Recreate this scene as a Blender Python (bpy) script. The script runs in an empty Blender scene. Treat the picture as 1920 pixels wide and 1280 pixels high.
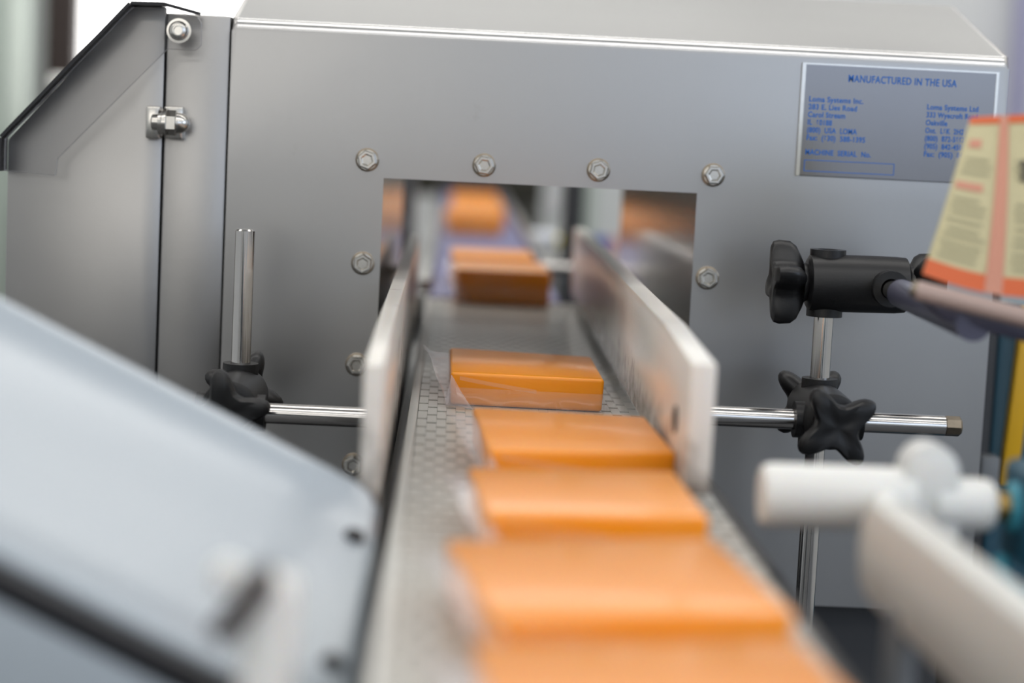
import bpy, bmesh, math, random
from mathutils import Vector, Matrix
random.seed(7)

# ---------------------------------------------------------------- units
# all shapes are written in millimetres: X to the right, Y along the conveyor,
# H above the belt surface (the belt runs 0.9 m above the floor)
BELT = 900.0
def W(x, y, h):
    return Vector((x / 1000, y / 1000, (h + BELT) / 1000))
scene = bpy.context.scene
col = scene.collection

# ---------------------------------------------------------------- camera
cam_d = bpy.data.cameras.new('camera')
cam = bpy.data.objects.new('camera', cam_d)
col.objects.link(cam)
cam_d.sensor_width = 36.0
cam_d.lens = 3757 / 1920 * 36
cam_d.clip_start = 0.05
cam_d.dof.use_dof = True
cam_d.dof.focus_distance = 1.30
cam_d.dof.aperture_fstop = 3.3
R = Matrix(((0.99838, -0.04543, -0.03429), (-0.02909, 0.11053, -0.99345), (0.04892, 0.99283, 0.10903)))
cam.matrix_world = Matrix.Translation(W(0, 0, 185)) @ R.to_4x4()
scene.camera = cam

# ---------------------------------------------------------------- world, lamps, exposure
world = bpy.data.worlds.new('world'); scene.world = world
world.use_nodes = True
world.node_tree.nodes['Background'].inputs[0].default_value = (0.75, 0.85, 1.0, 1)
world.node_tree.nodes['Background'].inputs[1].default_value = 0.3
scene.view_settings.view_transform = 'Standard'
scene.view_settings.look = 'None'
scene.view_settings.gamma = 1.0
scene.view_settings.exposure = 0.0
scene.view_settings.use_curve_mapping = False

def area(name, loc, rot, sx, sy, power, color):
    l = bpy.data.lights.new(name, 'AREA'); l.shape = 'RECTANGLE'
    l.size, l.size_y, l.energy, l.color = sx, sy, power, color
    o = bpy.data.objects.new(name, l); o.location = loc; o.rotation_euler = rot
    col.objects.link(o); return o
for ly in (-2.2, -0.2, 1.8, 3.8, 5.8):
    for lx in (-2.0, 0.0, 2.0):
        area('ceiling_lamp', (lx, ly, 3.12), (0, 0, 0), 1.9, 0.6, 13 if ly < 3 else 20, (1.0, 0.97, 0.93))
area('front_fill_light', (-1.3, -3.1, 1.75), (math.radians(90), 0, 0), 2.2, 1.3, 13, (1.0, 0.96, 0.90))  # unseen warm fill, added behind the camera for frontal light
area('front_fill_light', (1.7, -3.1, 1.75), (math.radians(90), 0, 0), 2.2, 1.3, 13, (0.62, 0.76, 1.0))
area('side_fill_light', (3.1, -0.6, 1.9), (0, math.radians(90), 0), 1.2, 2.2, 24, (0.62, 0.76, 1.0))  # unseen cool lamp, added at the right to cool the steel

# ---------------------------------------------------------------- materials
def mat(name, color, rough=0.5, metal=0.0, noise=0.0, nscale=40.0, bump=0.0, bscale=200.0, stretch=(1, 1, 1),
        sss=0.0, coat=0.0, stain=None, stain_shade_low=None, spec=0.5, emit=None, alpha_mix=None, rvar=0.0):
    m = bpy.data.materials.new(name); m.use_nodes = True
    nt = m.node_tree; N = nt.nodes; L = nt.links
    b = N['Principled BSDF']
    b.inputs['Base Color'].default_value = (*color, 1)
    b.inputs['Roughness'].default_value = rough
    b.inputs['Metallic'].default_value = metal
    b.inputs['Specular IOR Level'].default_value = spec
    if sss:
        b.inputs['Subsurface Weight'].default_value = sss
        b.inputs['Subsurface Radius'].default_value = (1.0, 0.5, 0.15)
        b.inputs['Subsurface Scale'].default_value = 0.010
    if coat:
        b.inputs['Coat Weight'].default_value = coat
        b.inputs['Coat Roughness'].default_value = 0.12
    tc = N.new('ShaderNodeTexCoord')
    mp = N.new('ShaderNodeMapping'); mp.inputs['Scale'].default_value = stretch
    L.new(tc.outputs['Object'], mp.inputs['Vector'])
    csock = None
    if noise:
        n = N.new('ShaderNodeTexNoise'); n.inputs['Scale'].default_value = nscale; n.inputs['Detail'].default_value = 6
        L.new(mp.outputs['Vector'], n.inputs['Vector'])
        r = N.new('ShaderNodeMix'); r.data_type = 'RGBA'
        r.inputs[6].default_value = (*[c * (1 - noise) for c in color], 1)
        r.inputs[7].default_value = (*[min(1, c * (1 + noise)) for c in color], 1)
        L.new(n.outputs['Fac'], r.inputs[0]); csock = r.outputs[2]
        if rvar:
            q = N.new('ShaderNodeMapRange')
            q.inputs[1].default_value = 0.3; q.inputs[2].default_value = 0.7
            q.inputs[3].default_value = rough - rvar; q.inputs[4].default_value = rough + rvar
            L.new(n.outputs['Fac'], q.inputs[0]); L.new(q.outputs[0], b.inputs['Roughness'])
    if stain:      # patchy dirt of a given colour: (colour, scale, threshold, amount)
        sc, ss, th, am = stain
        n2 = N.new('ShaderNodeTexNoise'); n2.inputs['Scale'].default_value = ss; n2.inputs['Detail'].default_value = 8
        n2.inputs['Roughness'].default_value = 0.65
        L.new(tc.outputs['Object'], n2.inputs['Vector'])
        ramp = N.new('ShaderNodeMapRange'); ramp.inputs[1].default_value = th; ramp.inputs[2].default_value = th + (0.34 if stain_shade_low else 0.12)
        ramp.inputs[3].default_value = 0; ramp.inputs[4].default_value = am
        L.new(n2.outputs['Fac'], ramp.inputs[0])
        if stain_shade_low:      # dirt low where the packs rub, plus painted shade on the left board: (height, push)
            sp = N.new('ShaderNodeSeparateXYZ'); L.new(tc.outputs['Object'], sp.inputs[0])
            mr = N.new('ShaderNodeMapRange'); mr.inputs[1].default_value = 0.0; mr.inputs[2].default_value = stain_shade_low[0]
            mr.inputs[3].default_value = stain_shade_low[1]; mr.inputs[4].default_value = 0.0
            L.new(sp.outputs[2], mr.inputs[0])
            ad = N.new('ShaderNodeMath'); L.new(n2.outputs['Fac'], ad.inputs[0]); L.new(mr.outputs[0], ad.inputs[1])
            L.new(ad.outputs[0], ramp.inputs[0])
        r2 = N.new('ShaderNodeMix'); r2.data_type = 'RGBA'
        L.new(ramp.outputs[0], r2.inputs[0])
        if csock: L.new(csock, r2.inputs[6])
        else: r2.inputs[6].default_value = (*color, 1)
        r2.inputs[7].default_value = (*sc, 1); csock = r2.outputs[2]
    if csock: L.new(csock, b.inputs['Base Color'])
    if bump:
        n3 = N.new('ShaderNodeTexNoise'); n3.inputs['Scale'].default_value = bscale; n3.inputs['Detail'].default_value = 3
        L.new(mp.outputs['Vector'], n3.inputs['Vector'])
        bp = N.new('ShaderNodeBump'); bp.inputs['Strength'].default_value = bump; bp.inputs['Distance'].default_value = 0.001
        L.new(n3.outputs['Fac'], bp.inputs['Height']); L.new(bp.outputs['Normal'], b.inputs['Normal'])
    if emit:
        b.inputs['Emission Color'].default_value = (*emit[0], 1); b.inputs['Emission Strength'].default_value = emit[1]
    if alpha_mix is not None:          # clear film or sheet: amount of surface against straight-through
        tr = N.new('ShaderNodeBsdfTransparent'); mx = N.new('ShaderNodeMixShader')
        tr.inputs[0].default_value = (*alpha_mix[1], 1)
        mx.inputs[0].default_value = alpha_mix[0]
        out = N['Material Output']
        L.new(tr.outputs[0], mx.inputs[1]); L.new(b.outputs[0], mx.inputs[2]); L.new(mx.outputs[0], out.inputs[0])
    return m

M = {}
M['steel'] = mat('brushed_steel', (0.41, 0.405, 0.40), 0.33, 1.0, noise=0.05, nscale=9, bump=0.03, bscale=420, stretch=(1, 1, 0.05),
                 stain=((0.24, 0.22, 0.19), 26, 0.68, 0.35), rvar=0.015)
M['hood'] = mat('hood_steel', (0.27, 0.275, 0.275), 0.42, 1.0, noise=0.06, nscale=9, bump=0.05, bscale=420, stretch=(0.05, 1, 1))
M['bend'] = mat('bend_highlight_steel', (0.66, 0.66, 0.66), 0.26, 1.0, noise=0.05, nscale=40)  # lighter, glossier steel paints the highlight line along the bend
M['cabinet_steel'] = mat('cabinet_steel', (0.41, 0.40, 0.39), 0.36, 1.0, noise=0.08, nscale=14, bump=0.04, bscale=500)
M['tunnel'] = mat('tunnel_steel', (0.74, 0.68, 0.62), 0.15, 1.0, noise=0.06, nscale=30, bump=0.10, bscale=260, stretch=(1, 0.05, 1))
M['chrome'] = mat('polished_rod', (0.62, 0.60, 0.58), 0.14, 1.0, noise=0.05, nscale=60)
M['bolt'] = mat('bolt_steel', (0.66, 0.64, 0.60), 0.22, 1.0, noise=0.08, nscale=300)
M['washer'] = mat('washer_steel', (0.26, 0.22, 0.17), 0.30, 1.0, noise=0.25, nscale=200)
M['plate'] = mat('nameplate_steel', (0.24, 0.235, 0.24), 0.20, 1.0, noise=0.10, nscale=6, bump=0.03, bscale=500, stretch=(1, 1, 0.05))
M['blue_ink'] = mat('blue_ink', (0.003, 0.13, 0.52), 0.5)
M['black'] = mat('black_plastic', (0.006, 0.006, 0.007), 0.42, bump=0.08, bscale=900, spec=0.5)
M['rubber'] = mat('black_rubber', (0.008, 0.008, 0.011), 0.5)
M['dark_metal'] = mat('dark_painted_metal', (0.02, 0.02, 0.022), 0.5, noise=0.2, nscale=20)
M['white_plastic'] = mat('white_plastic', (0.80, 0.80, 0.77), 0.30, noise=0.04, nscale=20, sss=0.15)
M['shaded_plastic'] = mat('shaded_plastic', (0.60, 0.60, 0.57), 0.35, noise=0.05, nscale=20, sss=0.1)  # white plastic greyed, the arm's shade is put into the colour
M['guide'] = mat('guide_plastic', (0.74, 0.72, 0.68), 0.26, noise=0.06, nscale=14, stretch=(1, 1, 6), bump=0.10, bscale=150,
                 stain=((0.07, 0.055, 0.04), 60, 0.62, 0.8), stain_shade_low=(0.034, 0.44), sss=0.1)
M['guide_grime_shade'] = mat('guide_plastic_grime_shade', (0.70, 0.67, 0.62), 0.26, noise=0.06, nscale=14, stretch=(1, 1, 6), bump=0.10, bscale=150,
                      stain=((0.06, 0.045, 0.035), 50, 0.62, 0.85), stain_shade_low=(0.080, 0.50), sss=0.1)  # inner face's shade painted in with the grime, darker toward the bottom
M['chute'] = mat('chute_sheet', (0.37, 0.42, 0.465), 0.26, noise=0.02, nscale=5, spec=0.6)
M['belt'] = mat('belt_plastic', (0.50, 0.49, 0.45), 0.28, noise=0.14, nscale=40, bump=0.06, bscale=400)
M['belt_dark'] = mat('belt_underside', (0.09, 0.082, 0.07), 0.6)
M['belt_edge'] = mat('belt_edge', (0.50, 0.50, 0.47), 0.32, noise=0.1, nscale=30)
M['frame'] = mat('conveyor_frame', (0.30, 0.30, 0.29), 0.35, 1.0, noise=0.15, nscale=25)
M['cheese'] = mat('orange_cheese', (0.95, 0.315, 0.002), 0.36, noise=0.05, nscale=25, bump=0.22, bscale=170, stretch=(0.5, 1, 1), sss=0.25, coat=0.3)
M['film'] = mat('clear_film', (0.35, 0.33, 0.34), 0.14, alpha_mix=(0.06, (1, 1, 1)), bump=0.5, bscale=90, spec=0.8)
M['film_pocket'] = mat('film_pocket', (0.62, 0.55, 0.55), 0.12, alpha_mix=(0.15, (1, 1, 1)), bump=0.6, bscale=70, spec=0.9)
M['film_fold'] = mat('film_fold', (0.68, 0.64, 0.66), 0.14, alpha_mix=(0.36, (0.97, 0.96, 0.97)), bump=0.5, bscale=120, spec=0.8)
M['clear'] = mat('clear_polycarbonate', (0.30, 0.30, 0.31), 0.10, alpha_mix=(0.08, (0.97, 0.97, 0.97)), spec=0.7)
M['clear_edge'] = mat('polycarbonate_edge', (0.42, 0.42, 0.43), 0.15, alpha_mix=(0.55, (0.9, 0.9, 0.9)), spec=0.7)
M['blue_belt'] = mat('blue_belt', (0.11, 0.11, 0.26), 0.45, noise=0.15, nscale=30)
M['teal'] = mat('teal_paint', (0.012, 0.075, 0.12), 0.4, noise=0.1, nscale=20)
M['light_teal'] = mat('light_teal', (0.05, 0.30, 0.40), 0.35)
M['yellow'] = mat('yellow_paint', (0.75, 0.42, 0.01), 0.4)
M['brass'] = mat('brass', (0.34, 0.22, 0.07), 0.28, 1.0)
M['paper'] = mat('label_paper', (0.66, 0.60, 0.36), 0.55, noise=0.04, nscale=60)
M['orange_ink'] = mat('orange_ink', (0.78, 0.16, 0.05), 0.5)
M['pink_ink'] = mat('pink_ink', (0.70, 0.32, 0.22), 0.5)
M['web_back'] = mat('web_back', (0.46, 0.34, 0.30), 0.45)
M['grey_ink'] = mat('grey_ink', (0.44, 0.41, 0.25), 0.6)
M['black_ink'] = mat('black_ink', (0.06, 0.05, 0.04), 0.6)
M['sleeve'] = mat('purple_sleeve', (0.10, 0.10, 0.15), 0.35, 0.3)
M['grey_paint'] = mat('grey_paint', (0.18, 0.19, 0.20), 0.5)
M['olive'] = mat('olive_machine', (0.035, 0.032, 0.022), 0.5, noise=0.2, nscale=6)
M['brown'] = mat('brown_post', (0.035, 0.022, 0.018), 0.5)
M['pale_green'] = mat('pale_green_paint', (0.50, 0.58, 0.52), 0.6)
M['lilac'] = mat('lilac_paint', (0.36, 0.36, 0.55), 0.6)
M['wall'] = mat('wall_paint', (0.68, 0.70, 0.71), 0.7, noise=0.03, nscale=2)
M['ceil'] = mat('ceiling_paint', (0.75, 0.75, 0.73), 0.8)
M['floor'] = mat('floor_resin', (0.06, 0.062, 0.065), 0.5, noise=0.2, nscale=3)
M['pane'] = mat('daylight_pane', (0.9, 0.9, 0.9), 0.3, emit=((1.0, 0.98, 0.96), 3.2))
M['bottle_white'] = mat('bottle_white', (0.72, 0.75, 0.82), 0.3)
M['tub_blue'] = mat('tub_blue', (0.03, 0.08, 0.45), 0.35)
M['tub_pink'] = mat('tub_pink', (0.70, 0.42, 0.40), 0.4)
M['yellow_cap'] = mat('yellow_cap', (0.70, 0.58, 0.01), 0.4)

# ---------------------------------------------------------------- builder
class B:
    def __init__(s): s.bm = bmesh.new()
    def box(s, x0, x1, y0, y1, h0, h1, bevel=0, seg=2):
        t = bmesh.new()
        bmesh.ops.create_cube(t, size=1)
        for v in t.verts:
            v.co = Vector(((x0 + x1) / 2 + v.co.x * (x1 - x0), (y0 + y1) / 2 + v.co.y * (y1 - y0), (h0 + h1) / 2 + v.co.z * (h1 - h0)))
        if bevel: bmesh.ops.bevel(t, geom=t.edges[:], offset=bevel, segments=seg, affect='EDGES', profile=0.5)
        return s.merge(t)
    def merge(s, t, mx=None):
        if mx is not None: t.transform(mx)
        mp = {v: s.bm.verts.new(v.co) for v in t.verts}
        for f in t.faces:
            try: s.bm.faces.new([mp[v] for v in f.verts])
            except ValueError: pass
        t.free(); return s
    def lathe(s, p0, p1, prof, seg=32, lobe=None, roll=0.0):
        """prof: list of (distance along p0->p1 in mm, radius); lobe(theta) multiplies the radius"""
        p0 = Vector(p0); ax = (Vector(p1) - p0).normalized()
        u = ax.orthogonal().normalized()
        if abs(ax.z) < 0.9: u = Vector((0, 0, 1)); u = (u - ax * u.dot(ax)).normalized()
        w = ax.cross(u); rings = []
        for d, r in prof:
            ring = []
            for k in range(seg):
                a = 2 * math.pi * k / seg + roll
                rr = r * (lobe(a - roll) if lobe else 1)
                ring.append(s.bm.verts.new(p0 + ax * d + (u * math.cos(a) + w * math.sin(a)) * rr))
            rings.append(ring)
        for i in range(len(rings) - 1):
            for k in range(seg):
                s.bm.faces.new((rings[i][k], rings[i][(k + 1) % seg], rings[i + 1][(k + 1) % seg], rings[i + 1][k]))
        s.bm.faces.new(list(reversed(rings[0]))); s.bm.faces.new(rings[-1])
        return s
    def cyl(s, p0, p1, r, seg=32, ch=0.6):
        L = (Vector(p1) - Vector(p0)).length
        ch = min(ch, r * 0.4, L * 0.3)
        return s.lathe(p0, p1, [(0, r - ch), (ch, r), (L - ch, r), (L, r - ch)], seg)
    def prism(s, pts, vec, bevel=0):
        t = bmesh.new()
        a = [t.verts.new(Vector(p)) for p in pts]; b = [t.verts.new(Vector(p) + Vector(vec)) for p in pts]
        n = len(pts)
        t.faces.new(a); t.faces.new(list(reversed(b)))
        for k in range(n): t.faces.new((a[(k + 1) % n], a[k], b[k], b[(k + 1) % n]))
        bmesh.ops.recalc_face_normals(t, faces=t.faces[:])
        if bevel: bmesh.ops.bevel(t, geom=t.edges[:], offset=bevel, segments=2, affect='EDGES', profile=0.5)
        return s.merge(t)
    def grid(s, rows):
        g = [[s.bm.verts.new(Vector(p)) for p in r] for r in rows]
        for i in range(len(g) - 1):
            for k in range(len(g[0]) - 1):
                s.bm.faces.new((g[i][k], g[i][k + 1], g[i + 1][k + 1], g[i + 1][k]))
        return s
    def ring(s, p0, p1, r0, r1, seg=32):     # hollow collar
        L = (Vector(p1) - Vector(p0)).length
        t = B(); t.lathe(p0, p1, [(0, r1), (0, r0), (L, r0), (L, r1), (0, r1)], seg)
        return s.merge(t.bm)
    def tube(s, pts, r, seg=12):
        pts = [Vector(p) for p in pts]; rings = []
        for i, p in enumerate(pts):
            d = (pts[min(i + 1, len(pts) - 1)] - pts[max(i - 1, 0)]).normalized()
            u = d.cross(Vector((0, 0, 1)));
            if u.length < 1e-3: u = d.cross(Vector((1, 0, 0)))
            u.normalize(); w = d.cross(u)
            rings.append([s.bm.verts.new(p + (u * math.cos(2 * math.pi * k / seg) + w * math.sin(2 * math.pi * k / seg)) * r) for k in range(seg)])
        for i in range(len(rings) - 1):
            for k in range(seg): s.bm.faces.new((rings[i][k], rings[i][(k + 1) % seg], rings[i + 1][(k + 1) % seg], rings[i + 1][k]))
        s.bm.faces.new(list(reversed(rings[0]))); s.bm.faces.new(rings[-1]); return s
    def mesh(s, name, m, origin, smooth=True, recalc=True):
        if recalc: bmesh.ops.recalc_face_normals(s.bm, faces=s.bm.faces[:])
        o = Vector(origin)
        for v in s.bm.verts: v.co = (v.co - o) / 1000
        me = bpy.data.meshes.new(name); s.bm.to_mesh(me); s.bm.free()
        me.materials.append(M[m] if isinstance(m, str) else m)
        if smooth:
            for p in me.polygons: p.use_smooth = True
            me.set_sharp_from_angle(angle=math.radians(35))
        return me
    def obj(s, name, m, parent=None, origin=None, smooth=True, recalc=True):
        if origin is None:
            origin = ORG[parent.name] if parent is not None else (0, 0, 0)
        me = s.mesh(name, m, origin, smooth, recalc)
        return place(name, me, origin, parent)
ORG = {}
def place(name, me, origin, parent=None):
    o = bpy.data.objects.new(name, me); col.objects.link(o)
    if parent is None: o.location = W(*origin)
    else:
        o.parent = parent; o.location = (Vector(origin) - Vector(ORG[parent.name])) / 1000
    ORG[o.name] = tuple(origin); return o
def tag(o, label, cat, group=None, kind=None):
    if label: o['label'] = label
    if cat: o['category'] = cat
    if group: o['group'] = group
    if kind: o['kind'] = kind
    return o
def thing(name, label, cat, origin, group=None):
    o = bpy.data.objects.new(name, None); o.empty_display_size = 0.05
    col.objects.link(o); o.location = W(*origin); ORG[o.name] = tuple(origin)
    return tag(o, label, cat, group)
def struct(name, b, m, parent=None):
    o = b.obj(name, m, parent, origin=None if parent else (0, 0, 0), smooth=False)
    if parent is None: o['kind'] = 'structure'
    return o
FL = -BELT      # floor height

# ================================================================ THE HALL
XL, XR, YF, YB, HC = -3200, 3200, -3200, 6800, 2300
struct('floor', B().box(XL - 100, XR + 100, YF - 100, YB + 100, FL - 100, FL), 'floor')
struct('ceiling', B().box(XL - 100, XR + 100, YF - 100, YB + 100, HC, HC + 100), 'ceil')
struct('wall_left', B().box(XL - 100, XL, YF, YB, FL, HC), 'wall')
struct('wall_right', B().box(XR, XR + 100, YF, YB, FL, HC), 'wall')
struct('wall_front', B().box(XL - 100, XR + 100, YF - 100, YF, FL, HC), 'wall')
# back wall around its window
wx0, wx1, wh0, wh1 = -1300, -330, 60, 1300
b = B()
b.box(XL, wx0, YB, YB + 100, FL, HC); b.box(wx1, XR, YB, YB + 100, FL, HC)
b.box(wx0, wx1, YB, YB + 100, FL, wh0); b.box(wx0, wx1, YB, YB + 100, wh1, HC)
struct('wall_back', b, 'wall')
win = struct('window_1', B().box(wx0, wx1, YB + 55, YB + 62, wh0, wh1), 'pane')
fr = B()
for x in (wx0 + 15, wx1 - 15): fr.box(x - 15, x + 15, YB + 20, YB + 55, wh0, wh1)
for h in (wh0 + 15, wh1 - 15): fr.box(wx0 + 30, wx1 - 30, YB + 20, YB + 55, h - 15, h + 15)
fr.obj('window_frame', 'white_plastic', win, smooth=False)

# ================================================================ METAL DETECTOR
X0, X1, HB, HT = -155, 386, -149, 247
hx0, hx1, hh0, hh1 = -46.5, 172.5, -84, 141.5
YP, YE = 1400, 2010
md = thing('metal_detector', 'large brushed stainless metal detector housing with a square tunnel opening ringed by hex bolts', 'machine', ((X0 + X1) / 2, 1700, FL))
# housing shell: profile in Y-H swept across X, front and back faces pierced by the tunnel
prof = [(YP, HB), (YP, hh0), (YP, hh1), (YP, HT - 9)]
for k in range(1, 7):        # bend into the sloped hood
    a = math.radians(75) * k / 6
    prof.append((YP + 9 * (1 - math.cos(a)), HT - 9 + 9 * math.sin(a)))
front_n = len(prof)
prof += [(1568, 291), (1842, 291)]
back = []
for k in range(6, 0, -1):
    a = math.radians(75) * k / 6
    back.append((YE - 9 * (1 - math.cos(a)), HT - 9 + 9 * math.sin(a)))
prof += back + [(YE, HT - 9), (YE, hh1), (YE, hh0), (YE, HB)]
b = B(); bm = b.bm
xs = [X0, hx0, hx1, X1]
cols_ = [[bm.verts.new((x, y, h)) for (y, h) in prof] for x in xs]
n = len(prof)
for c in range(3):
    for i in range(n):
        j = (i + 1) % n
        if c == 1 and (i == 1 or i == n - 3): continue        # the tunnel mouth
        bm.faces.new((cols_[c][i], cols_[c][j], cols_[c + 1][j], cols_[c + 1][i]))
capL = bm.faces.new(cols_[0]); capR = bm.faces.new(list(reversed(cols_[3])))
ed = list({e for f in (capL, capR) for e in f.edges})
bmesh.ops.bevel(bm, geom=ed, offset=3.5, segments=3, affect='EDGES', profile=0.5)
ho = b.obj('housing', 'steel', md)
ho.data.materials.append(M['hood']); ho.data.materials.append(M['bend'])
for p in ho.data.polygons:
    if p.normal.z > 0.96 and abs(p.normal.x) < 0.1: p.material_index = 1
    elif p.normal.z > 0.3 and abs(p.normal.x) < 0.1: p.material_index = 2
# tunnel liner: four walls, standing a touch inside the mouth
t = 2.5
b = B()
b.box(hx0 - t, hx0, YP + 0.6, YE - 0.6, hh0, hh1); b.box(hx1, hx1 + t, YP + 0.6, YE - 0.6, hh0, hh1)
b.box(hx0 - t, hx1 + t, YP + 0.6, YE - 0.6, hh1, hh1 + t); b.box(hx0 - t, hx1 + t, YP + 0.6, YE - 0.6, hh0 - t, hh0)
b.obj('tunnel_liner', 'tunnel', md, smooth=False)
for (lx, ly) in ((X0 + 35, YP + 60), (X1 - 35, YP + 60), (X0 + 35, YE - 60), (X1 - 35, YE - 60)):
    B().box(lx - 25, lx + 25, ly - 25, ly + 25, FL, HB, 3).obj('stand_leg', 'dark_metal', md)
B().box(X0 + 12, X1 - 12, 1432, 1440, FL, HB, 2).obj('blocking_panel', 'dark_metal', md)  # added dark sheet, blocks the lit floor seen under the housing
# hex bolts around the tunnel mouth
wm = B().lathe((0, 0, 0), (0, -1, 0), [(0, 8.2), (1.2, 8.2), (1.6, 7.6)], 32).mesh('washer', 'washer', (0, 0, 0))
hb = B(); hb.lathe((0, -1.6, 0), (0, -10, 0), [(0, 6.6), (0.7, 6.9)], 32)
hb.lathe((0, -2.2, 0), (0, -10, 0), [(0, 7.1), (4.6, 7.1), (5.8, 6.0), (5.8, 4.6), (4.4, 3.4)], 6)
bmz = hb.mesh('bolt', 'bolt', (0, 0, 0))
for k, (bx_, bh_) in enumerate(((-58.3, 153.6), (22.9, 153.8), (102.7, 154.3), (183.1, 154.7), (-58.5, 81.6), (183.2, 82.6),
                                (-59.8, 10.2), (-59.3, -60.9), (183.2, 10.4), (183.2, -61))):
    bo = place('bolt', bmz, (bx_, YP, bh_), md)
    bo.rotation_euler = (0, random.uniform(-0.6, 0.6), 0)
    place('washer', wm, (bx_, YP, bh_), bo)
# nameplate with its printed text
px0, px1, ph0, ph1 = 240.6, 378.6, 157.2, 235.6
npl = B().box(px0, px1, YP - 1.6, YP, ph0, ph1, 0.5, 1).obj('nameplate', 'plate', md)
npl['label'] = 'thin steel nameplate printed in blue'
b = B()
b.box(px0, px0 + 2.6, YP - 2.1, YP - 1.5, ph0, ph1); b.box(px1 - 2.0, px1, YP - 2.1, YP - 1.5, ph0, ph1)
b.box(px0 + 2.6, px1 - 2.0, YP - 2.1, YP - 1.5, ph1 - 1.2, ph1)
b.obj('nameplate_edge', 'bolt', npl, smooth=False)
def text(s, x, h, size, w=None):
    cu = bpy.data.curves.new('lettering', 'FONT'); cu.body = s; cu.size = size / 1000; cu.space_character = 1.08; cu.offset = 0.00012
    to = bpy.data.objects.new('tmp', cu); col.objects.link(to)
    dg = bpy.context.evaluated_depsgraph_get()
    me = bpy.data.meshes.new_from_object(to.evaluated_get(dg)); bpy.data.objects.remove(to)
    xsv = [v.co.x for v in me.vertices]; k = (w / 1000) / (max(xsv) - min(xsv)) if w else 1.0
    for v in me.vertices: v.co = Vector((v.co.x * k, -0.0002, v.co.y))
    me.materials.clear(); me.materials.append(M['blue_ink'])
    return place('lettering', me, (x, YP - 1.7, h), npl)
text('MANUFACTURED IN THE USA', 273.0, 223.8, 7.0, 76)
for i, (s, w) in enumerate((('Loma Systems Inc.', 38), ('283 E. Lies Road', 34), ('Carol Stream', 26), ('IL  60188', 17), ('(800)  USA  LOMA', 35), ('Fax:  (630)  588-1395', 41))):
    text(s, 246.5, 209.0 - i * 5.35, 5.2, w)
for i, (s, w) in enumerate((('Loma Systems Ltd', 36), ('333 Wyecroft Road', 36), ('Oakville', 15), ('Ont.  L6K  2H2', 27), ('(800)  872-5662', 28), ('(905)  842-4581', 28), ('Fax:  (905)  842', 30))):
    text(s, 329.5, 207.5 - i * 5.45, 5.2, w)
text('MACHINE  SERIAL  No.', 246.2, 172.2, 5.2, 46)
b = B(); sx0, sx1, sh0, sh1 = 246, 309.5, 160.5, 168.6
for (a0, a1, c0, c1) in ((sx0, sx1, sh0, sh0 + .5), (sx0, sx1, sh1 - .5, sh1), (sx0, sx0 + .5, sh0 + .5, sh1 - .5), (sx1 - .5, sx1, sh0 + .5, sh1 - .5)):
    b.box(a0, a1, YP - 1.95, YP - 1.55, c0, c1)
b.obj('serial_box', 'blue_ink', npl, smooth=False)

# ================================================================ CONTROL CABINET
cc = thing('control_cabinet', 'stainless cabinet with a cut-off corner door beside the metal detector', 'cabinet', (-232, 1650, FL))
out = [(-306, HB), (-306, 154), (-223, 247.5), (-157.5, 247.5), (-157.5, HB)]
B().prism([(x, 1410, h) for x, h in out], (0, 560, 0)).obj('body', 'dark_metal', cc)
B().prism([(x, 1404, h) for x, h in [(-307, HB), (-307, 155.5), (-223.6, 251.6), (-201.2, 251.6), (-201.2, HB)]], (0, 6, 0), 0.8).obj('door', 'cabinet_steel', cc)
B().prism([(x, 1404, h) for x, h in [(-199.8, HB), (-199.8, 247.5), (-156.4, 247.5), (-156.4, HB)]], (0, 6, 0), 1.5).obj('side_panel', 'cabinet_steel', cc)
B().prism([(x, 1410.2, h) for x, h in [(-199.6, 246.5), (-199.6, 247.6), (-157.5, 247.6), (-157.5, 246.5)]], (0, 550, 0)).obj('top_panel', 'cabinet_steel', cc)
for lx in (-290, -175):
    for ly in (1440, 1930):
        B().box(lx - 15, lx + 15, ly - 15, ly + 15, FL, HB, 2).obj('stand_leg', 'dark_metal', cc)
# clear guard over the cut corner, with a dark lip folded back over the edge
go = [(-306.6, 134.2), (-306.6, 156.2), (-222.4, 249.6), (-201.5, 250.2), (-176.8, 245), (-174.5, 241), (-174.5, 226), (-178, 222.4), (-197.3, 222.4), (-270, 144.4), (-271.2, 132.6)]
gd = B().prism([(x, 1389, h) for x, h in go], (0, 4.5, 0), 1.0).obj('guard', 'clear', cc)
gd.data.materials.append(M['clear_edge'])
for p in gd.data.polygons:
    if abs(p.normal.y) < 0.9: p.material_index = 1
gd['label'] = 'clear plastic guard over the cut corner'
lip = [(-307.8, 134.0), (-307.8, 156.8), (-222.8, 251.2), (-200.8, 251.8), (-176.5, 246.4)]
b = B()
for i in range(len(lip) - 1):
    (ax, ah), (bx2, bh2) = lip[i], lip[i + 1]
    d = Vector((bx2 - ax, 0, bh2 - ah)).normalized(); nrm = Vector((-d.z, 0, d.x)) * 2.2
    b.prism([(ax, 1387, ah), (bx2, 1387, bh2), (bx2 + nrm.x, 1387, bh2 + nrm.z), (ax + nrm.x, 1387, ah + nrm.z)], (0, 20 if i < 3 else 10, 0))
b.obj('guard_lip', 'rubber', gd, smooth=False)
sc_ = B(); sc_.lathe((-189.6, 1388.8, 235.2), (-189.6, 1380, 235.2), [(0, 8.4), (1.2, 8.4), (1.3, 6.6), (4, 6.6), (6.5, 5.4), (7.2, 3.6), (7.2, 3.0), (5.2, 2.8)], 32)
sc_.obj('screw', 'bolt', cc)
hg = B(); hc = (-195, 1392, 172.6)
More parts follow.
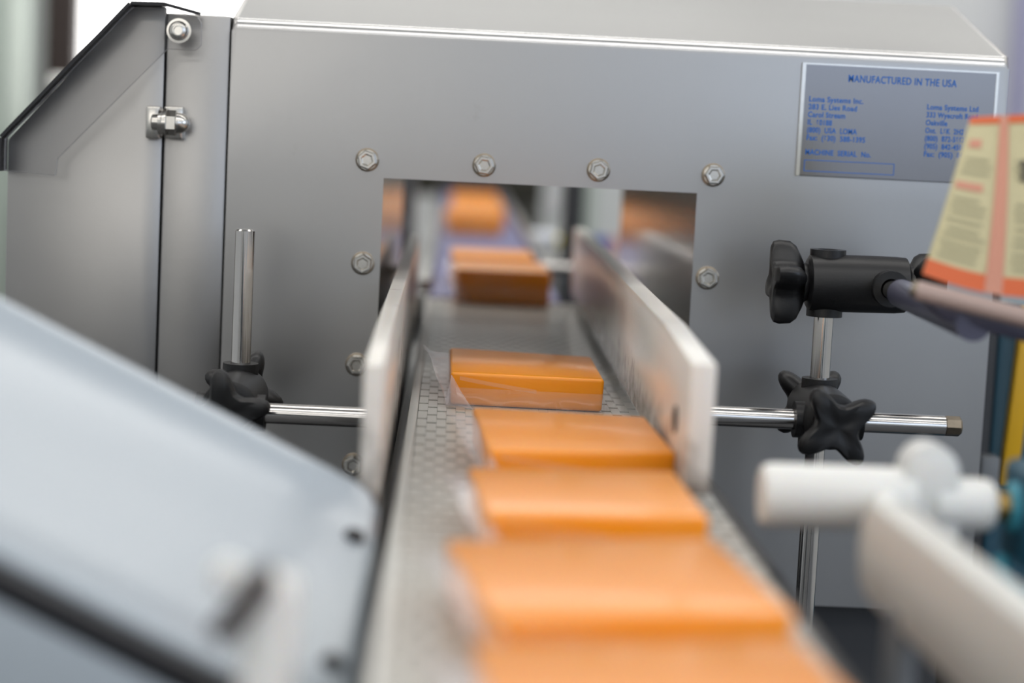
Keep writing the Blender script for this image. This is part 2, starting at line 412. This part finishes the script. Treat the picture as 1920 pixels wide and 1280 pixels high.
hg.lathe((-207, 1392, 172.6), (-180, 1392, 172.6), [(0, 4.2), (0.8, 5.4), (5, 5.8), (5.2, 9.0), (7.4, 9.4), (7.8, 9.0), (9.2, 9.0), (9.4, 9.8), (10.6, 9.8), (10.8, 7)], 32)
hg.lathe((-196.2, 1392, 172.6), (-180, 1392, 172.6), [(0, 8.6), (6.0, 8.6), (6.6, 7.6)], 6)
hg.lathe((-189.8, 1392, 172.6), (-180, 1392, 172.6), [(0, 7.2), (3, 7.0), (6, 5.8), (8, 3.8), (9, 1.2)], 28)
hp = hg.obj('hinge', 'bolt', cc)
b = B()
b.box(-211.5, -201.5, 1395, 1404, 161, 183.5, 1.5); b.box(-199, -186, 1395, 1404, 161.5, 184, 1.5)
b.obj('hinge_bracket', 'bolt', hp)

# ================================================================ INFEED CONVEYOR
BX0, BX1, BY0, BY1 = -20, 141, 300, 2062
cv = thing('belt_conveyor', 'narrow conveyor with a grey modular mesh belt running through the metal detector', 'conveyor', (60, 1180, FL))
B().box(BX0 + 2, BX1 - 1, BY0, BY1, -9, -3.2).obj('belt_base', 'belt_dark', cv, smooth=False)
B().box(BX0, BX0 + 6, BY0, BY1, -9, 0.4, 1).obj('belt_edge', 'belt_edge', cv)
PITCH, CW, NC = 33.0, 5.96, 26
b = B()
for c in range(NC):
    xa = BX0 + 6.2 + c * CW
    yo = 0 if c % 2 == 0 else PITCH / 2
    b.box(xa + 0.07, xa + CW - 0.07, yo - 13.8, yo + 13.8, -3.2, 0, 0)
    if c % 2 == 0 and c % 4 == 0: b.box(xa + 1.6, xa + CW - 1.6, yo + 13.8, yo + 19.2, -3.2, -1.0)
mm = b.mesh('belt_module', 'belt', (0, 0, 0), smooth=False)
k = BY0 + 20
while k < BY1 - 25:
    place('belt_module', mm, (0, k, 0), cv); k += PITCH
# nose of the belt where it turns under at the far end
b = B()
b.lathe((BX0 + 2, BY1 - 3, -14), (BX1 - 1, BY1 - 3, -14), [(0, 13.5), (BX1 - BX0 - 3, 13.5)], 24)
b.obj('end_roller', 'belt', cv)
B().box(BX0 + 8, BX1 - 8, BY0 + 30, BY1 - 30, -40, -12).obj('belt_bed', 'dark_metal', cv, smooth=False)
for (a0, a1) in ((-35, -22.5), (143.5, 156)):
    B().box(a0, a1, BY0 - 20, BY1 - 8, -72, -46 if a0 < 0 else -10, 1.5).obj('side_frame', 'frame' if a0 < 0 else 'dark_metal', cv)
B().box(-170, 275, 1262, 1302, -215, -190, 2).obj('outrigger', 'dark_metal', cv)
B().box(-20, 141, 1262, 1302, -190, -40, 2).obj('outrigger_block', 'dark_metal', cv)
for ly in (380, 1150):
    for lx in (-29, 150): B().box(lx - 16, lx + 16, ly - 16, ly + 16, FL, -72, 2).obj('leg', 'frame', cv)

# ================================================================ GUIDE RAILS
def guide(label, xo_f, xi_f, xo_b, xi_b, y0, y1, hb, ht, drop, rods, slot, gm='guide'):
    g = thing('guide_rail', label, 'guide rail', ((xo_f + xi_f) / 2, (y0 + y1) / 2, hb), 'white guide rails along the belt')
    t_ = bmesh.new()
    lerp = lambda a, c, y: a + (c - a) * (y - y0) / (y1 - y0)
    st = [(y0, ht - drop), (y0 + 145, ht), (y1, ht)]
    va = [t_.verts.new((lerp(xo_f, xo_b, y), y, h)) for y, h in st] + [t_.verts.new((lerp(xo_f, xo_b, y), y, hb)) for y, h in reversed(st)]
    vb = [t_.verts.new((lerp(xi_f, xi_b, y), y, h)) for y, h in st] + [t_.verts.new((lerp(xi_f, xi_b, y), y, hb)) for y, h in reversed(st)]
    t_.faces.new(va); t_.faces.new(list(reversed(vb)))
    for i in range(6): t_.faces.new((va[i], va[(i + 1) % 6], vb[(i + 1) % 6], vb[i]))
    bmesh.ops.recalc_face_normals(t_, faces=t_.faces[:])
    bmesh.ops.bevel(t_, geom=t_.edges[:], offset=1.2, segments=2, affect='EDGES', profile=0.5)
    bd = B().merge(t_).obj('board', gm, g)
    for (y, h, xa, xb, r) in rods:
        B().cyl((xa, y, h), (xb, y, h), r).obj('support_rod', 'chrome', g)
    if slot:
        B().lathe((xi_f + 0.6, slot[0], slot[1]), (xi_f - 2, slot[0], slot[1]), [(0, 7), (1.2, 7), (1.21, 5), (0.4, 4.8)], 24).obj('bolt_hole', 'dark_metal', bd)
    return g
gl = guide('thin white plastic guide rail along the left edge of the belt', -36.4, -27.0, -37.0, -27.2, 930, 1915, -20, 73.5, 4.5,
           [(1240, -3, -152, -35.6, 6.4), (1880, 40, -46, -36.5, 6)], None, 'guide_grime_shade')
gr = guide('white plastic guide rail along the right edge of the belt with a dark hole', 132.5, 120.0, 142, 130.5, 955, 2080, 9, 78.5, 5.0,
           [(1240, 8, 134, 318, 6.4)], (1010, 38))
B().cyl((317, 1240, 8), (328, 1240, 8), 6.4, 8, 1.2).obj('rod_end', 'washer', gr)

# ================================================================ POSTS AND CLAMPS
def post(label, x, y, h0, h1):
    p = thing('support_post', label, 'post', (x, y, h0), 'steel posts beside the belt')
    B().cyl((x, y, h0), (x, y, h1), 6.35, 32, 1.0).obj('rod', 'chrome', p)
    B().lathe((x, y, h0), (x, y, h0 + 20), [(0, 14), (14, 14), (18, 10), (18, 7)], 24).obj('foot_collar', 'black', p)
    return p
post('short upright steel post left of the belt, in front of the cabinet', -130, 1290, -190, 108)
post('upright steel post right of the belt carrying two black clamps', 243.5, 1275, -190, 112.5)

def clamp(label, p0, p1, bores, roll0, roll1):
    """body from p0 to p1; bores: (point, direction) of the rods it grips"""
    p0, p1 = Vector(p0), Vector(p1); ax = (p1 - p0).normalized(); L = (p1 - p0).length
    c = thing('rod_clamp', label, 'clamp', tuple((p0 + p1) / 2), 'black star-knob rod clamps')
    B().lathe(p0, p1, [(0, 15), (1.5, 17.6), (8, 18.2), (L / 2, 18.4), (L - 8, 18.2), (L - 1.5, 17.6), (L, 15)], 40).obj('body', 'black', c)
    for (q, d) in bores:
        q, d = Vector(q), Vector(d).normalized()
        for s_ in (1, -1):
            a = q + d * 13 * s_
            B().ring(a, a + d * s_ * 8.5, 6.6, 11.5, 28).obj('boss', 'black', c)
    for (q, d, rl) in ((p0, -ax, roll0), (p1, ax, roll1)):
        kn = B()
        kn.lathe(q, q + d, [(-1, 11), (1.5, 12.5), (3, 12.5)], 32)
        kn.lathe(q + d * 2.0, q + d * 3, [(0, 13), (1.5, 17), (5, 24), (9, 27.0), (16, 27.6), (19.5, 26.5), (21, 23.5), (21.2, 14), (20.4, 9), (20.2, 3)], 72,
                 lobe=lambda a: 0.50 + 0.50 * (0.5 + 0.5 * math.cos(4 * a)) ** 1.7, roll=rl)
        kn.obj('knob', 'black', c)
    return c
clamp('black clamp joining the left post to the rod of the left guide rail', (-130, 1302, 0), (-130, 1228, 0), [((-130, 1290, 0), (0, 0, 1)), ((-130, 1240, -3), (1, 0, 0))], 0.35, 0.2)
clamp('lower black clamp with a star knob on the right post', (243.5, 1292, 10), (243.5, 1226, 9), [((243.5, 1275, 9), (0, 0, 1)), ((243.5, 1240, 8), (1, 0, 0))], 0.75, 0.62)
clamp('upper black clamp lying across the top of the right post', (230.5, 1272, 92), (295, 1272, 93), [((243.5, 1275, 92), (0, 0, 1)), ((279.5, 1268, 92), (0, 1, 0))], 0.3, 0.75)

# ================================================================ CHEESE PACKS
def cheese(label, quad, h, h0=0.6, film=True, group='orange cheese packs on the belt', fold=1.0):
    """quad: top corners back-left, back-right, front-right, front-left"""
    cx_ = sum(q[0] for q in quad) / 4; cy_ = sum(q[1] for q in quad) / 4
    o = thing('cheese_pack', label, 'cheese pack', (cx_, cy_, h0), group)
    t_ = bmesh.new(); top = [t_.verts.new((x, y, h)) for x, y in quad]
    bot = [t_.verts.new((cx_ + (x - cx_) * 0.985, cy_ + (y - cy_) * 0.985, h0)) for x, y in quad]
    t_.faces.new(top); t_.faces.new(list(reversed(bot)))
    for i in range(4): t_.faces.new((top[(i + 1) % 4], top[i], bot[i], bot[(i + 1) % 4]))
    bmesh.ops.recalc_face_normals(t_, faces=t_.faces[:])
    bmesh.ops.bevel(t_, geom=t_.edges[:], offset=2.2, segments=3, affect='EDGES', profile=0.5)
    B().merge(t_).obj('cheese_block', 'cheese', o)
    if not film: return o
    rnd = random.Random(int(cy_))
    BL, BR, FR, FL_ = [Vector((x, y, 0)) for x, y in quad]
    # front pocket of the wrapper: leaves the upper front edge, bellies out and lies on the belt
    rows = []
    N = 26
    ph = rnd.uniform(0, 6)
    for j, (dy, hh) in enumerate(((0.4, 0.56), (3, 0.50), (8, 0.46), (14, 0.42), (19, 0.30), (23, 0.06))):
        row = []
        for i in range(N + 1):
            u = i / N; p = FL_.lerp(FR, u)
            wv = math.sin(u * 21 + ph + j) * 0.8 + math.sin(u * 8 + ph) * 1.0
            sag = math.sin(math.pi * u) ** 0.4
            dd = dy * (0.55 + 0.45 * sag) * fold + (wv if 0 < j else 0)
            row.append((p.x, p.y - dd - 0.4, max(0.9, h * hh + (wv * 0.8 if 0 < j < 5 else 0))))
        rows.append(row)
    pk = B().grid(rows).obj('wrapper_front', 'film_pocket', o, recalc=False)
    pk['label'] = 'clear wrapper bellying out'
    # folded seam lying along the pocket and the crumpled end fin on the left
    crease = [(FL_.lerp(FR, u).x, FL_.lerp(FR, u).y - 1.0 - 4.5 * u, h * (0.96 - 0.55 * u ** 0.8)) for u in (0.06, 0.15, 0.25, 0.35, 0.45, 0.56)]
    B().grid([crease, [(x, y - 1.2, hq - 2.4) for x, y, hq in crease]]).obj('crease', 'film_pocket', pk, recalc=False)
    rows = []
    for j, (dx, hh) in enumerate(((0, 0.98), (4, 0.92), (9, 0.84), (14, 0.80), (19, 0.86))):
        row = []
        for i in range(N + 1):
            u = i / N; p = FL_.lerp(BL, -0.16 + 0.92 * u)
            wv = math.sin(u * 14 + ph + j * 0.9) * 1.6 * (j / 4)
            rise = (0.25 + 0.75 * min(1, u / 0.75)) + 0.45 * (j / 4) * u
            reach = dx * fold * (0.10 + 0.90 * u)
            row.append((p.x - 0.4 - reach, p.y + wv, max(0.9, h * hh * rise + wv * 0.5)))
        rows.append(row)
    B().grid(rows).obj('wrapper_end', 'film_fold', o, recalc=False)
    # corner of the wrapper folded across the front left edge
    c0 = FL_ + Vector((0.5, -0.8, h * 0.93)); c1 = FL_ + Vector((-3, -9, 1.5)); c2 = FL_ + Vector((15, -22 * fold, 1.5)); c3 = FL_ + Vector((5, -3, h * 0.6))
    B().grid([[tuple(c0.lerp(c1, i / 6) + Vector((0, -1.2 * math.sin(i * 0.5), 0))) for i in range(7)],
              [tuple(c0.lerp(c3, 0.5).lerp(c1.lerp(c2, 0.5), i / 6) + Vector((0, -2.4 * math.sin(i * 0.55), 0.6))) for i in range(7)],
              [tuple(c3.lerp(c2, i / 6)) for i in range(7)]]).obj('wrapper_flap', 'film_fold', o, recalc=False)
    # and the smaller right end
    rows = []
    for j, (dx, hh) in enumerate(((0, 0.7), (3, 0.55), (7, 0.3), (9, 0.1))):
        rows.append([(FR.lerp(BR, i / N).x + 0.4 + dx * fold, FR.lerp(BR, i / N).y - 6 + math.sin(i + j) * 0.8, max(0.9, h * hh + math.sin(i * 0.9 + j) * 1.0)) for i in range(N // 2)])
    B().grid(rows).obj('wrapper_end', 'film', o, recalc=False)
    # film lying tight on the top
    B().grid([[tuple(FL_.lerp(FR, u).lerp(BL.lerp(BR, u), v) * 1.0 + Vector((0, 0, h + 0.5 + 0.15 * math.sin(9 * u + 7 * v)))) for u in (0.02, 0.2, 0.4, 0.6, 0.8, 0.98)] for v in (0.02, 0.2, 0.4, 0.6, 0.8, 0.98)]).obj('wrapper_top', 'film', o, recalc=False)
    return o
cheese('sharply focused orange cheese pack between the two guide rails, wrapper corner sticking up', [(4.8, 1428), (105.5, 1410), (105.5, 1284), (5.8, 1288)], 22)
cheese('orange cheese pack second from the guide rails, pale reflection on its top', [(18.5, 1133), (117, 1126), (121, 1003), (25.5, 987)], 22)
cheese('blurred orange cheese pack third in the row before the rails', [(14.5, 934), (114, 948), (117, 838), (22, 824)], 22, fold=0.9)
cheese('large blurred orange cheese pack fourth in the row', [(4.4, 768), (112.5, 793), (125.5, 672), (21.5, 646)], 22, fold=0.9)
cheese('nearest orange cheese pack cut by the bottom of the photo', [(13.5, 618), (120.5, 636), (131, 515), (22, 500)], 22)
cheese('orange cheese pack leaving the mesh belt at the end of the tunnel', [(8, 2150), (104, 2156), (106, 2020), (10, 2018)], 35, 0.6)
FG = 'far cheese packs on the blue belt'
cheese('orange cheese pack right behind the one leaving the mesh belt', [(4, 2350), (97, 2355), (98, 2225), (6, 2222)], 35, 0.6, False, FG)
cheese('front orange cheese pack of the far row on the blue belt', [(-7, 3345), (84, 3345), (84, 3205), (-7, 3200)], 35, 0.6, True, FG, 0.4)
cheese('second orange cheese pack of the far row on the blue belt', [(2, 3560), (95, 3560), (95, 3420), (2, 3420)], 35, 0.6, False, FG)
cheese('third orange cheese pack of the far row on the blue belt', [(4, 3800), (97, 3800), (97, 3660), (4, 3660)], 35, 0.6, False, FG)
cheese('last orange cheese pack of the far row on the blue belt', [(4, 4190), (97, 4190), (97, 4050), (4, 4050)], 35, 0.6, False, FG)

# ================================================================ OUTFEED CONVEYOR
oc = thing('outfeed_conveyor', 'blue belted conveyor carrying the far cheese packs beyond the tunnel', 'conveyor', (55, 3600, FL))
B().box(-16, 122, 2100, 5250, -12, 0, 4).obj('belt', 'blue_belt', oc)
B().box(-30, -17, 2190, 5250, -60, 9, 2).obj('side_rail', 'frame', oc)
B().box(123, 136, 2390, 5250, -60, 9, 2).obj('side_rail', 'frame', oc)
B().box(-34, 40, 2150, 2172, -40, -4, 2).obj('cross_bar', 'frame', oc)
B().cyl((112, 2385, 14), (160, 2385, 14), 6).obj('stay_rod', 'chrome', oc)
for ly in (2500, 4900):
    for lx in (-23, 130): B().box(lx - 15, lx + 15, ly - 15, ly + 15, FL, -60, 2).obj('leg', 'frame', oc)

# ================================================================ WHITE CHUTE
SL = -0.473
ch = thing('chute', 'broad white sheet chute sloping down to the belt from the left', 'chute', (-130, 820, -120))
prf = [(925.4, -7.7), (923.5, -1.9), (918.7, 0.0), (913.0, -0.5), (906.2, -3.8), (892.8, -9.6), (868.8, -15.4), (835.2, -22.1), (796.8, -27.8), (758.4, -31.7), (724.8, -36), (698.9, -37), (683.5, -35), (675.8, -33), (671.0, -34), (668.2, -37)]
def chp(x, y, dn): return (x, y, 95.7 + (x + 206.4) * SL + dn)
rows = []
XS = [-320 + i * 19.2 for i in range(15)] + [-37, -31, -26]
for x in XS:
    end = max(0, (x + 38.5) / 12.5)
    rows.append([chp(x - (3.5 * max(0, (x + 31) / 5) if 0 < j < 4 else 0), y, dn - (3 * end if j < 4 else 0)) for j, (y, dn) in enumerate(prf)])
pan = B().grid(rows).obj('pan', 'chute', ch, recalc=False)
sm = pan.modifiers.new('thickness', 'SOLIDIFY'); sm.thickness = 0.002; sm.offset = -1
B().prism([chp(-320, 658.5, -37), chp(-48, 658.5, -37), chp(-48, 658.5, -49), chp(-320, 658.5, -49)], (0, 8, 0), 1.5).obj('rubber_strip', 'rubber', ch)
B().prism([chp(-320, 656.5, -49), chp(-44, 656.5, -49), chp(-44, 656.5, -144), chp(-320, 656.5, -144)], (0, 5, 0), 1).obj('apron', 'chute', ch)
for (x, y, dn) in ((-35.5, 869, -15.0), (-36, 732, -34.5)):
    B().lathe(chp(x, y, dn - 1), chp(x + 0.45, y, dn + 2), [(0, 5), (1.6, 5), (4.0, 3.8), (4.6, 2.8), (4.0, 2.2)], 20).obj('rivet', 'dark_metal', ch)
for lx, ly in ((-290, 905), (-75, 905), (-290, 715), (-75, 715)):
    B().box(lx - 8, lx + 8, ly - 8, ly + 8, FL, chp(lx, ly, -48)[2], 1.5).obj('chute_leg', 'frame', ch)

# bracket close to the lens, bolted against the apron of the chute
bk = thing('mounting_bracket', 'blurred pale bracket with a shiny bolt in front of the chute', 'bracket', (-48, 610, -120))
B().box(-58, -42, 598, 622, FL, 42, 4, 3).obj('upright', 'white_plastic', bk)
B().prism([(-68, 592, 27), (-62, 592, 23), (-47, 592, 42), (-51, 592, 49)], (0, 12, 0), 2).obj('lever', 'brown', bk)
B().lathe((-61.5, 606, 45.0), (-61.5, 584, 45.0), [(0, 3), (10, 3), (10.2, 5.4), (13, 5.2), (15, 4), (16, 1.5)], 24).obj('bolt_highlight', 'white_plastic', bk)  # white cap shaped as the bolt's blurred point highlight
B().cyl((-61.5, 606, 45), (-50, 606, 34), 3).obj('stud', 'grey_paint', bk)

# ================================================================ WHITE ROLLER AND ARM
ro = thing('idler_roller', 'white plastic roller with a rounded flange and hub on a brass shaft', 'roller', (190, 900, 6))
B().lathe((148, 900, 21), (215, 900, 21.5), [(0, 12.2), (1.6, 14), (5, 14.8), (60, 14.8), (70, 14.8)], 40).obj('roller', 'white_plastic', ro)
fl = []
for i in range(20):
    a = math.pi * i / 19
    fl.append((224.0 + 13.5 * math.cos(a) * (1 if math.cos(a) > 0 else 0.9), 890, 35 + 13.5 * math.sin(a)))
fl += [(210, 890, 4), (239, 890, 4)]
B().prism(fl, (0, 24, 0), 2.5).obj('flange', 'white_plastic', ro)
B().lathe((228, 900, 20.5), (258, 900, 20.5), [(0, 12.4), (22, 12.4), (26, 11.4), (28, 9)], 36).obj('hub', 'white_plastic', ro)
B().cyl((252, 900, 20.5), (300, 900, 20), 6.8, 28).obj('shaft', 'brass', ro)
ar = thing('paddle_arm', 'blurred white plastic arm reaching toward the viewer below the roller', 'arm', (190, 760, 0))
S_, E_ = Vector((183, 791, 20)), Vector((216, 560, 0))
dA = (E_ - S_).normalized(); wA = Vector((0, 0, 1)); wA = (wA - dA * wA.dot(dA)).normalized(); nA = dA.cross(wA)
pts = []
LA = (E_ - S_).length
for i in range(13):
    a = math.pi / 2 + math.pi * i / 12
    pts.append(S_ + dA * (math.cos(a) * 14) + wA * (math.sin(a) * 20) - nA * 8)
pts += [S_ + dA * LA - wA * 24 - nA * 8, S_ + dA * LA + wA * 24 - nA * 8]
B().prism(pts, nA * 16, 3).obj('paddle', 'shaded_plastic', ar)
B().cyl((183, 758, 4), (183, 758, FL), 6.5).obj('arm_post', 'grey_paint', ar)
B().cyl(tuple(S_), (205, 894, 21), 7).obj('pivot', 'white_plastic', ar)

# ================================================================ DRIVE UNIT AT THE FAR RIGHT
du = thing('drive_unit', 'dark teal drive unit with a yellow strip beyond the right end of the detector', 'machine', (560, 1640, FL))
B().box(437, 700, 1560, 1900, FL, 62, 6).obj('body', 'teal', du)
B().box(414, 436, 1556, 1640, FL, 120, 2).obj('upright', 'dark_metal', du)
B().prism([(453, 1549, 60), (466, 1549, 60), (458, 1549, -82), (445, 1549, -82)], (0, 12, 0), 1).obj('yellow_strip', 'yellow', du)
B().box(426, 441, 1540, 1562, -100, -58, 2).obj('grey_block', 'grey_paint', du)
gm = thing('gear_motor', 'teal gear motor with a hose at the end of the brass shaft', 'motor', (300, 900, FL))
B().box(266, 330, 880, 925, -6, 40, 5, 3).obj('housing', 'teal', gm)
B().lathe((262.5, 900, 20), (270, 900, 20), [(0, 10), (2, 12), (8, 12)], 28).obj('collar', 'light_teal', gm)
B().tube([(262, 905, -4), (263, 900, -12), (268, 896, -18), (278, 894, -20), (290, 896, -10)], 4.2).obj('hose', 'light_teal', gm)
B().box(280, 316, 885, 920, FL, -6, 2).obj('pedestal', 'dark_metal', gm)

# ================================================================ LABEL WEB
lw = thing('label_applicator', 'strip of cream and orange printed labels bent over a bar on a purple arm', 'label roll', (275, 1030, 90))
BLc, BRc, TLc, TRc = Vector((246.5, 1030, 117)), Vector((299.5, 1018, 108)), Vector((271.2, 1052, 199)), Vector((294.5, 1040, 201.5))
def lp(s, t, off=0.0):
    p = BLc.lerp(BRc, s).lerp(TLc.lerp(TRc, s), t)
    p.y -= off + 3.0 * math.sin(math.pi * min(1, max(0, t)))
    p.z -= 2.5 * math.sin(math.pi * min(s, 1)) * (1 - t)
    return tuple(p)
web = B().grid([[lp(s / 12, t / 14) for s in range(0, 22)] for t in range(0, 15)]).obj('label_web', 'paper', lw, recalc=False)
web.modifiers.new('thickness', 'SOLIDIFY').thickness = 0.0004
def patch(name, m, s0, s1, t0, t1, off=0.6):
    ns = max(2, int((s1 - s0) * 14)); nt_ = max(2, int((t1 - t0) * 14))
    return B().grid([[lp(s0 + (s1 - s0) * i / ns, t0 + (t1 - t0) * j / nt_, off) for i in range(ns + 1)] for j in range(nt_ + 1)]).obj(name, m, web, recalc=False)
patch('orange_border', 'orange_ink', 0.0, 1.7, 0.0, 0.10)
patch('orange_border', 'orange_ink', 0.0, 1.7, 0.955, 1.0)
patch('stripe', 'pink_ink', 0.58, 0.75, 0.0, 1.0, 0.9)
patch('print_mark', 'pink_ink', 0.05, 0.42, 0.555, 0.60)
patch('print_mark', 'pink_ink', 0.10, 0.30, 0.81, 0.86)
patch('print_mark', 'black_ink', 0.92, 1.25, 0.63, 0.75)
rl = random.Random(3)
for t in [0.14, 0.18, 0.22, 0.27, 0.31, 0.36, 0.41, 0.45, 0.49, 0.65, 0.69, 0.73]:
    patch('text_line', 'grey_ink', 0.06 + rl.uniform(0, .05), 0.46 + rl.uniform(-.06, .06), t, t + 0.018)
    patch('text_line', 'grey_ink', 0.82 + rl.uniform(0, .05), 1.5, t, t + 0.018)
# bar under the web, web turning round it, purple arm and its rod
bar0, bar1 = Vector((241, 1030, 109)), Vector((338, 1008, 90))
B().cyl(bar0, bar1, 4.2).obj('peel_bar', 'washer', lw)
dB = (bar1 - bar0).normalized(); uB = Vector((0, 0, 1)); uB = (uB - dB * uB.dot(dB)).normalized(); vB = dB.cross(uB)
rows = []
for j in range(9):
    a = math.radians(-70 + 250 * j / 8)
    rows.append([tuple(bar0 + dB * (3 + 92 * i / 8) + (uB * math.cos(a) + vB * math.sin(a)) * 4.9) for i in range(9)])
tn = B().grid(rows).obj('web_turn', 'web_back', lw, recalc=False)
B().cyl((279.5, 1292, 92), (279.5, 1190, 91.5), 6.0).obj('rod', 'chrome', lw)
B().lathe((279.5, 1225, 91.8), (276, 1030, 92), [(0, 5.5), (6, 8.6), (192, 9.5)], 28).obj('arm_sleeve', 'sleeve', lw)
B().prism([(248, 1036, 104), (340, 1022, 84), (340, 1022, 76), (262, 1036, 92)], (0, 60, 4), 2).obj('peel_plate', 'sleeve', lw)

# ================================================================ THINGS FAR BEHIND
def tall(name, label, cat, m, x0, x1, y0, y1, h0, h1, extra=None):
    o = thing(name, label, cat, ((x0 + x1) / 2, (y0 + y1) / 2, FL))
    B().box(x0, x1, y0, y1, h0, h1, 4).obj('shaft', m, o)
    B().box(x0 - 20, x1 + 20, y0 - 20, y1 + 20, FL, FL + 10, 2).obj('base_plate', m, o)
    return o
tall('pillar', 'pale green pillar at the far left edge of the photo', 'pillar', 'pale_green', -1720, -1385, 6300, 6600, FL, 2290)
tall('door_post', 'dark brown upright between the pale pillar and the bright window', 'post', 'brown', -1290, -1180, 6350, 6450, FL, 2290)
st = thing('wall_pipe', 'short white pipe stub showing over the cut corner of the cabinet', 'pipe', (-500, 2750, FL))
B().lathe((-548, 2750, 206), (-450, 2750, 206), [(0, 9), (5, 13), (98, 13)], 20).obj('pipe', 'white_plastic', st)
B().cyl((-455, 2750, FL), (-455, 2750, 200), 13).obj('riser', 'white_plastic', st)
tall('wall_conduit', 'lilac vertical conduit on the pale wall at the top right corner', 'conduit', 'lilac', 1870, 1920, 6700, 6780, FL, 2290)
fm = thing('packing_machine', 'large dark machine at the far end of the blue belt', 'machine', (0, 5600, FL))
B().box(-620, 245, 5300, 6000, -20, 330, 8).obj('hood', 'olive', fm)
B().box(-620, -120, 5320, 6000, FL, -20, 8).obj('cabinet', 'olive', fm)
B().box(150, 245, 5320, 6000, FL, -20, 8).obj('cabinet', 'olive', fm)
sm_ = thing('belt_motor', 'black motor housing left of the blue belt', 'motor', (-160, 2900, FL))
B().box(-300, -52, 2720, 3100, -260, 120, 10).obj('housing', 'dark_metal', sm_)
B().lathe((-75, 2720, 40), (-75, 2690, 40), [(0, 16), (20, 16), (26, 10)], 24).obj('knob', 'grey_paint', sm_)
B().box(-260, -110, 2800, 3000, FL, -260, 6).obj('pedestal', 'dark_metal', sm_)
bp = thing('sensor_stand', 'black post with a white rod hanging beside it beyond the tunnel', 'stand', (183, 3000, FL))
B().box(170, 196, 2990, 3016, FL, 420, 3).obj('post', 'dark_metal', bp)
B().box(140, 200, 2990, 3016, 395, 420, 3).obj('arm', 'dark_metal', bp)
B().lathe((157, 3000, 400), (157, 3000, 48), [(0, 8.5), (340, 8.5), (348, 6.5), (352, 2)], 24).obj('hanging_rod', 'white_plastic', bp)
tall('door_frame_post', 'slim dark post in front of the pale far wall, right of the hanging rod', 'post', 'dark_metal', 266, 277, 4080, 4100, FL, 600)
tall('green_pillar', 'pale green strip of a pillar seen through the tunnel', 'pillar', 'pale_green', 400, 478, 6600, 6700, FL, 2290)
sh = thing('side_table', 'grey side table beyond the tunnel, right of the blue belt', 'table', (290, 3650, FL))
B().box(142, 520, 3300, 4000, -50, -38, 3).obj('table_top', 'frame', sh)
for lx in (160, 500):
    for ly in (3330, 3970): B().box(lx - 12, lx + 12, ly - 12, ly + 12, FL, -50).obj('leg', 'frame', sh)
bt = thing('bottle', 'white bottle with a yellow cap lying on the far side table', 'bottle', (180, 3600, -38))
B().lathe((146, 3590, -22), (206, 3560, -22), [(0, 12), (4, 15.5), (46, 15.5), (56, 8), (64, 8)], 24).obj('bottle_body', 'bottle_white', bt)
B().lathe((197, 3565, -22), (212, 3558, -22), [(0, 9.5), (15, 9.5)], 20).obj('cap', 'yellow_cap', bt)
tb = thing('tub', 'small blue tub standing on the far side table', 'tub', (270, 3500, -38))
B().lathe((268, 3500, -38), (268, 3500, 0), [(0, 11), (26, 13), (27, 14), (30, 14)], 24).obj('tub_body', 'tub_blue', tb)
tp = thing('tub', 'small pink tub beside the blue one on the far side table', 'tub', (292, 3500, -38))
B().lathe((295, 3500, -38), (295, 3500, 0), [(0, 10), (28, 12), (29, 13), (32, 13)], 24).obj('tub_body', 'tub_pink', tp)
